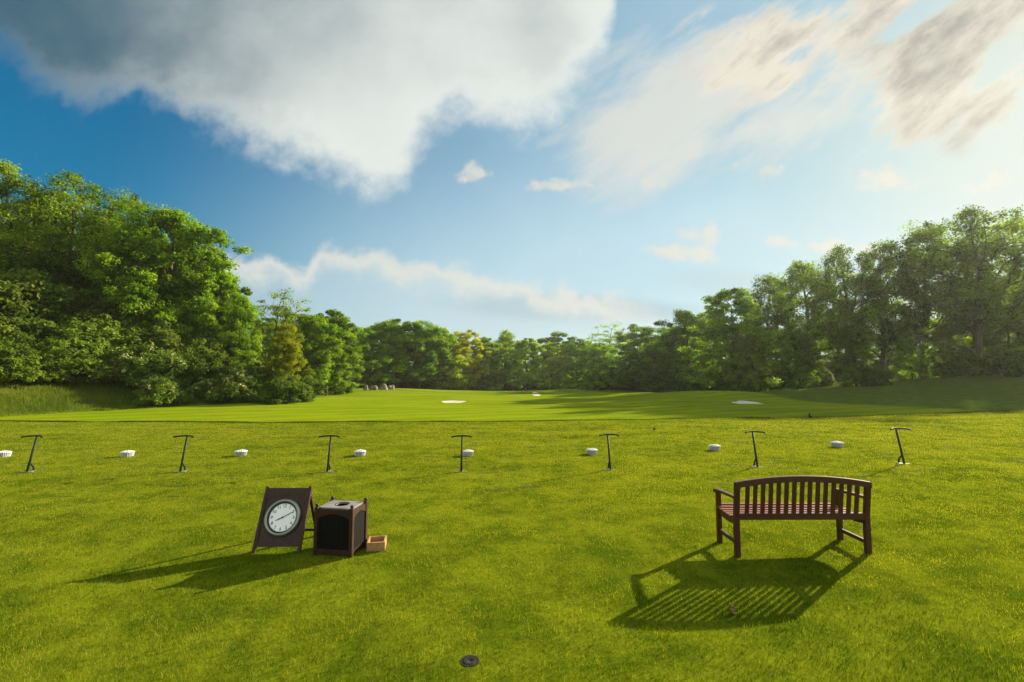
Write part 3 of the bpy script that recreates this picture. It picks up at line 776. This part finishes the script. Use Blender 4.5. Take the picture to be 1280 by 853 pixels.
# ------------------------------------------------------------------ clock on an A-frame board
def text_mesh(s, size):
    c = bpy.data.curves.new('t', 'FONT'); c.body = s; c.size = size; c.align_x = 'CENTER'; c.align_y = 'CENTER'; c.extrude = .0012; c.resolution_u = 3
    o = bpy.data.objects.new('t', c); col.objects.link(o); dg = bpy.context.evaluated_depsgraph_get(); dg.update()
    me = bpy.data.meshes.new_from_object(o.evaluated_get(dg)); bpy.data.objects.remove(o); bpy.data.curves.remove(c); return me
def clock_board(loc, rz):
    e = empty('clock_stand', loc, rz); tag(e, 'dark wooden sandwich board carrying a round silver-rimmed clock', 'clock stand')
    W, L = .60, .80; tilt = R(22)
    M = Matrix.Rotation(R(90)-tilt, 4, 'X')       # board plane: local x right, local y up the slope, local z to the viewer
    for sx in (-1, 1):
        m = MB(); x = sx*(W/2-.02)
        m.prism([(x-.02, 0), (x+.02, 0), (x+.02, L-.012), (x+.012, L), (x-.012, L), (x-.02, L-.012)], .038, M); m.build('leg', M_wood, e, .003)
        # rear leg, hinged near the top, foot behind
        m = MB(); top = M @ Vector((x, L-.10, -.03)); ft = Vector((x*.98, .60, 0)); m.bar(top, ft, .036, .032); m.build('leg', M_wood, e, .003)
    m = MB(); m.bar((-W/2+.03, .545, .10), (W/2-.03, .545, .10), .03, .022, (0, 0, 1)); m.build('stretcher', M_wood, e, .002)
    m = MB(); m.prism([(-W/2+.041, .07), (W/2-.041, .07), (W/2-.041, L-.025), (-W/2+.041, L-.025)], .014, M); m.build('board', M_wood, e)
    m = MB(); n = 12; o = [(-W/2+.041, L-.021), (-W/2+.041, L-.165)]
    o += [(-W/2+.041+i/n*(W-.082), L-.165+.055*math.sin(math.pi*i/n)) for i in range(1, n)] + [(W/2-.041, L-.165), (W/2-.041, L-.021)]
    m.prism(o, .026, M); m.build('top_rail', M_wood, e)
    m = MB(); m.prism([(-W/2+.041, .066), (W/2-.041, .066), (W/2-.041, .125), (-W/2+.041, .125)], .026, M); m.build('bottom_rail', M_wood, e)
    C = M @ Matrix.Translation((0, .412, .0085)); r = .232
    ck = MB(); ck.lathe([(r-.012, 0), (r, .006), (r+.002, .018), (r-.012, .034), (r-.030, .040), (r-.043, .034), (r-.047, .016), (r-.048, .006)], 64, C, True)
    c = ck.build('clock', M_bezel, e, 0, True)
    m = MB(); m.lathe([(r-.0475, .0075), (r-.048, .024), (r-.056, .022), (r-.060, .0105), (r-.060, .0075)], 64, C, True); m.build('inner_ring', M_ink, c, 0, True)
    m = MB(); m.lathe([(r-.05, 0), (r-.05, .0085)], 64, C); m.build('dial', M_face, c)
    bm = bmesh.new(); rn = .138
    for k in range(1, 13):
        a = R(90-30*k); me = text_mesh(str(k), .052)
        me.transform(C @ Matrix.Translation((rn*math.cos(a), rn*math.sin(a), .0100))); bm.from_mesh(me); bpy.data.meshes.remove(me)
    me = bpy.data.meshes.new('numerals'); bm.to_mesh(me); bm.free(); link('numerals', me, M_ink, c)
    m = MB()
    for k in range(60):
        a = R(6*k); l = .010 if k % 5 else .016; w = .0016 if k % 5 else .004
        ca, sa = math.cos(a), math.sin(a); r1 = .171
        q = [(r1*ca-w/2*-sa, r1*sa-w/2*ca), (r1*ca+w/2*-sa, r1*sa+w/2*ca), ((r1-l)*ca+w/2*-sa, (r1-l)*sa+w/2*ca), ((r1-l)*ca-w/2*-sa, (r1-l)*sa-w/2*ca)]
        m.prism(q, .002, C @ Matrix.Translation((0, 0, .0098)))
    m.build('minute_marks', M_ink, c)
    def hand(nm, ang, ln, w, z, tail):
        a = R(90-ang); ca, sa = math.cos(a), math.sin(a)
        q = [(-tail, -w*.35), (ln*.5, -w/2), (ln, -w*.12), (ln, w*.12), (ln*.5, w/2), (-tail, w*.35)]
        q = [(x*ca-y*sa, x*sa+y*ca) for x, y in q]
        m = MB(); m.prism(q, .002, C @ Matrix.Translation((0, 0, z))); m.build(nm, M_ink, c)
    hand('hour_hand', 245, .095, .013, .0135, .018); hand('minute_hand', 61, .150, .009, .0165, .03)
    m = MB(); m.lathe([(.010, .009), (.010, .019), (.004, .021)], 20, C); m.build('hub', M_ink, c)
    return e
a, b = at(315, 691.5), at(375, 691.5); mid = (a+b)/2
clock_board((mid.x, mid.y, mid.z), R(1.0))

# ------------------------------------------------------------------ wooden litter box with a round hole in its lid
def litter_box(loc, rz, W, D, H):
    e = empty('litter_box', loc, rz); tag(e, 'dark wooden litter box with black panels and a round hole in its grey lid', 'litter box')
    p = .045
    for sx in (0, 1):
        for sy in (0, 1):
            m = MB(); x = p/2+sx*(W-p); y = p/2+sy*(D-p)
            m.box((x, y, H/2), (p, p, H)); o = m.build('post', M_wood, e, .004)
            k = MB(); k.lathe([(.014, H), (.012, H+.008), (.021, H+.014), (.024, H+.026), (.018, H+.038), (.004, H+.043)], 16, Matrix.Translation((x, y, 0))); k.build('finial', M_wood, o, 0, True)
    def side(M, w):                               # local x along the side, local y up, z outward
        m = MB(); m.prism([(p-.002, .055), (w-p+.002, .055), (w-p+.002, H-.05), (p-.002, H-.05)], .012, M)
        nb = 6
        for i in range(1, nb): x = p+(w-2*p)*i/nb; m.prism([(x-.003, .06), (x+.003, .06), (x+.003, H-.06), (x-.003, H-.06)], .016, M)
        m.build('panel', M_panel, e)
        m = MB(); n = 12; o = [(p-.003, H-.022), (p-.003, H-.13)]
        o += [(p-.003+i/n*(w-2*p+.006), H-.13+.055*math.sin(math.pi*i/n)) for i in range(1, n)] + [(w-p+.003, H-.13), (w-p+.003, H-.022)]
        m.prism(o, .026, M); m.build('top_rail', M_wood, e); m = MB(); m.prism([(p-.003, .018), (w-p+.003, .018), (w-p+.003, .075), (p-.003, .075)], .026, M); m.build('bottom_rail', M_wood, e)
    X = Matrix.Rotation(R(90), 4, 'X')
    side(Matrix.Translation((0, .022, 0)) @ X, W)
    side(Matrix.Translation((W, D-.022, 0)) @ Matrix.Rotation(R(180), 4, 'Z') @ X, W)
    side(Matrix.Translation((W-.022, 0, 0)) @ Matrix.Rotation(R(90), 4, 'Z') @ X, D)
    side(Matrix.Translation((.022, D, 0)) @ Matrix.Rotation(R(-90), 4, 'Z') @ X, D)
    # lid with a hole
    bm = bmesh.new(); n = 48; cx, cy, r = W/2, D/2+.01, .078; z0, z1 = H-.020, H-.004; hw, hd = W/2-.036, D/2-.036
    rings = []
    for z in (z1, z0):
        inn, outr = [], []
        for k in range(n):
            a = 2*math.pi*(k+.5)/n; c_, s_ = math.cos(a), math.sin(a); inn.append(bm.verts.new((cx+r*c_, cy+r*s_, z)))
            f = min(hw/abs(c_), hd/abs(s_)); outr.append(bm.verts.new((W/2+f*c_, D/2+f*s_, z)))
        rings.append((inn, outr))
    (i1, o1), (i0, o0) = rings
    for k in range(n):
        j = (k+1) % n
        for q in ((i1[k], i1[j], o1[j], o1[k]), (i0[k], o0[k], o0[j], i0[j]), (i1[k], i0[k], i0[j], i1[j]), (o1[k], o1[j], o0[j], o0[k])): bm.faces.new(q)
    me = bpy.data.meshes.new('lid'); bm.to_mesh(me); bm.free(); lid = link('lid', me, M_lid, e)
    m = MB(); m.lathe([(r+.001, H-.003), (r+.010, H-.001), (r+.010, H-.0035)], 48, Matrix.Translation((cx, cy, 0)), True); m.build('hole_rim', M_dark, lid)
    m = MB(); m.lathe([(r+.02, .03), (r+.02, H-.022)], 32, Matrix.Translation((cx, cy, 0))); m.bm.faces.ensure_lookup_table()
    top = max(m.bm.faces, key=lambda f: f.calc_center_median().z); m.bm.faces.remove(top); m.build('liner', M_dark, e)
    return e
fl, fr = at(391, 694.5), at(439.5, 697.5)
litter_box(fl, math.atan2(fr.y-fl.y, fr.x-fl.x), (fr-fl).length, .40, .575)

def tray(loc, rz, W, D, H):
    e = empty('wooden_box', loc, rz); tag(e, 'small open box of pale wood on the grass beside the litter box', 'wooden box'); t = .022
    m = MB(); m.box((W/2, t/2, H/2), (W, t, H)); m.box((W/2, D-t/2, H/2), (W, t, H))
    m.box((t/2, D/2, H/2), (t-.001, D-2*t, H-.002)); m.box((W-t/2, D/2, H/2), (t-.001, D-2*t, H-.002)); m.build('side_boards', M_pine, e, .002)
    m = MB(); m.box((W/2, D/2, .022), (W-2*t, D-2*t, .02)); m.build('bottom_board', M_seat, e)
bfl, bfr = at(458, 691), at(481, 689.5)
tray(bfl, math.atan2(bfr.y-bfl.y, bfr.x-bfl.x), (bfr-bfl).length, .25, .108)

# ------------------------------------------------------------------ bag stands
def bag_stand():
    e = empty('bag_stand', (0, 0, 0))
    lean = .17; H = .80
    m = MB(); m.tube([(0, 0, .012), (0, lean*.5, H*.5), (0, lean, H)], .022, 10); m.build('pole', M_green, e, 0, True)
    m = MB(); m.tube([(0, .045, .20), (0, .14, .10), (0, .155, .012)], .018, 8); m.build('kick_leg', M_green, e, 0, True)
    m = MB(); pts = [(-.235, lean-.13, H-.012), (-.20, lean-.11, H), (-.12, lean-.035, H+.004), (0, lean, H+.004), (.12, lean-.035, H+.004), (.20, lean-.11, H), (.235, lean-.13, H-.012)]
    m.tube(pts, .018, 8); m.build('bag_rest', M_green, e, 0, True)
    m = MB(); m.box((0, .0, .008), (.27, .05, .014)); m.box((0, .12, .0075), (.05, .19, .012)); m.build('foot_plate', M_galv, e, .002)
    return e
proto = bag_stand()
for i, (px, py, lab) in enumerate([
    (33.5, 590.5, 'green T-shaped bag stand at the left end of the row, beside the half-hidden ball basket'),
    (225, 590.5, 'green T-shaped bag stand between two ball baskets, left of the clock board'),
    (409, 590.5, 'green T-shaped bag stand directly behind the litter box'),
    (576.5, 590.5, 'green T-shaped bag stand overlapping a ball basket at the middle of the row'),
    (763, 588, 'green T-shaped bag stand close right of a ball basket, third from the right end'),
    (947, 584.5, 'green T-shaped bag stand behind the left end of the bench'),
    (1130.5, 580.5, 'green T-shaped bag stand at the right end of the row, beyond the bench')]):
    o = proto if i == 0 else copy_tree(proto)
    o.location = at(px, py); o.rotation_euler = (0, 0, R([2, -1, 1.5, 0, 5, -2, 1][i]))
    tag(o, lab, 'bag stand', 'bag stands along the tee')

# ------------------------------------------------------------------ ball baskets
def basket():
    e = empty('ball_basket', (0, 0, 0))
    m = MB(); n = 30
    m.lathe([(.126, .004), (.147, .125), (.144, .125), (.123, .008), (.0001, .008), (.0001, .004)], n, None, True); b = m.build('bucket', M_bucket, e)
    m = MB()
    for k in range(24):
        a = 2*math.pi*k/24; m.tube([(.129*math.cos(a), .129*math.sin(a), .006), (.152*math.cos(a), .152*math.sin(a), .125)], .006, 5)
    m.build('ribs', M_white, e)
    m = MB(); m.lathe([(.148, .120), (.160, .120), (.160, .130), (.148, .130)], n, None, True); m.build('rim', M_white, e)
    return e
bproto = basket(); ball = None
bme = bpy.data.meshes.new('golf_ball'); bm = bmesh.new(); bmesh.ops.create_icosphere(bm, subdivisions=2, radius=.0213); bm.to_mesh(bm and bme); bm.free()
for p_ in bme.polygons: p_.use_smooth = True
bme.materials.append(M_ball)
heap = [(.112*math.cos(k*2*math.pi/15), .112*math.sin(k*2*math.pi/15), .128) for k in range(15)]
heap += [(.070*math.cos(k*2*math.pi/8+.2), .070*math.sin(k*2*math.pi/8+.2), .138) for k in range(8)] + [(.030*math.cos(k*2*math.pi/3), .030*math.sin(k*2*math.pi/3), .150) for k in range(3)]
rb = random.Random(4)
for i, (px, py, lab) in enumerate([
    (4, 571.5, 'white ball basket half cut off by the left edge of the photo'),
    (159, 571, 'white ball basket between the two bag stands at the left end'),
    (301, 570, 'white ball basket behind and left of the clock board'),
    (450, 570, 'white ball basket behind and right of the litter box'),
    (585, 570, 'white ball basket partly behind the middle bag stand'),
    (740, 568, 'white ball basket close left of a bag stand, right of the middle'),
    (893.5, 563, 'white ball basket behind and left of the bench'),
    (1047, 559, 'white ball basket behind the right half of the bench')]):
    o = bproto if i == 0 else copy_tree(bproto)
    o.location = at(px, py); o.rotation_euler = (0, 0, i*.7); tag(o, lab, 'ball basket', 'ball baskets along the tee')
    for q in heap:
        g = bpy.data.objects.new('golf_ball', bme); col.objects.link(g)
        g.location = o.location+Vector(q)+Vector((rb.uniform(-.004, .004), rb.uniform(-.004, .004), rb.uniform(-.003, .004)))
        tag(g, 'white golf ball heaped in a ball basket on the tee', 'golf ball', 'golf balls in the baskets')

# ------------------------------------------------------------------ small things on the grass
e = empty('sprinkler_head', HEAD); tag(e, 'round dark sprinkler head sunk in the foreground turf', 'sprinkler head')
m = MB(); m.lathe([(.075, -.03), (.075, .001), (.070, .005), (.058, .004), (.056, .002)], 40); m.build('rim', M_cap, e, 0, True)
m = MB(); m.lathe([(.0555, -.02), (.0555, .004), (.045, .006), (.020, .007), (.018, .005), (.0001, .005)], 40); m.build('cap', M_cap, e, 0, True)
m = MB(); m.lathe([(.005, .002), (.005, .008), (.003, .009)], 12, Matrix.Translation((-.012, -.022, 0))); m.build('screw', M_galv, e)

def dry_leaf(p):
    n = 14; v = []; f = []; rg_ = random.Random(9)
    for j in range(n):
        for i in range(n):
            a, b = i/(n-1)*2-1, j/(n-1)*2-1; w = (1-b*b)**.5*(.75+.25*math.cos(b*9))
            x = a*w*.035; y = b*.05; z = .018+.030*abs(a)**1.4*w+.018*b*b+rg_.uniform(-.003, .003)+.008*math.sin(7*a+5*b)
            v.append((x, y, z))
    for j in range(n-1):
        for i in range(n-1): f.append((j*n+i, j*n+i+1, (j+1)*n+i+1, (j+1)*n+i))
    me = fast_mesh('dry_leaf', np.array(v), np.array(f), None, True); o = link('dry_leaf', me, M_dry)
    s = o.modifiers.new('thick', 'SOLIDIFY'); s.thickness = .0015
    o.location = p; o.rotation_euler = (R(55), R(10), R(25)); tag(o, 'curled brown and cream dry leaf lying in the shadow of the bench', 'leaf')
dry_leaf(at(912, 766)+Vector((0, 0, .018)))

def marker(px, py, r, lab):
    e = empty('tee_marker', at(px, py)); tag(e, lab, 'tee marker')
    m = MB(); m.lathe([(.0001, r*.35), (r*.6, r*.42), (r*.95, r*.8), (r, r*1.15), (r*.8, r*1.6), (r*.4, r*1.82), (.0001, r*1.88)], 20); m.build('knob', M_green, e, 0, True)
    m = MB(); m.lathe([(.006, -.05), (.010, r*.4)], 8); m.build('spike', M_galv, e)
marker(818, 538.5, .055, 'small dark round tee marker alone on the tee beyond the bag stands')
e = empty('marker_stake', at(1012, 523)); tag(e, 'short dark stake at the far edge of the tee, right of centre', 'stake')
m = MB(); m.box((0, 0, .12), (.05, .05, .26)); m.build('post', M_green, e, .006)
m = MB(); m.box((.05, -.03, .07), (.09, .02, .10)); m.build('plate', M_green, e, .004)

# ------------------------------------------------------------------ air
HAZE = 0.0002
if HAZE:
    m, nt, out = mat('air_haze'); pv = nt.nodes.new('ShaderNodeVolumePrincipled')
    pv.inputs['Color'].default_value = (.93, .94, .88, 1); pv.inputs['Density'].default_value = HAZE; pv.inputs['Anisotropy'].default_value = .45
    nt.links.new(pv.outputs[0], out.inputs['Volume'])
    b = MB(); b.box((0, 340, 22.5), (1220, 940, 55)); o = b.build('haze', m); tag(o, 'thin warm haze in the air over the range', 'haze', kind='stuff')

# ------------------------------------------------------------------ render settings
scene.render.engine = 'CYCLES'
scene.render.resolution_x, scene.render.resolution_y = 1024, 682
cy = scene.cycles
cy.use_denoising = True
try: cy.denoiser = 'OPENIMAGEDENOISE'
except Exception: pass
cy.max_bounces = 8; cy.diffuse_bounces = 3; cy.glossy_bounces = 2; cy.transmission_bounces = 4; cy.volume_bounces = 0; cy.transparent_max_bounces = 4
cy.sample_clamp_indirect = 6.
vs = scene.view_settings; vs.view_transform = 'Standard'; vs.look = 'None'; vs.exposure = 1.75; vs.gamma = 1.0; vs.use_curve_mapping = False
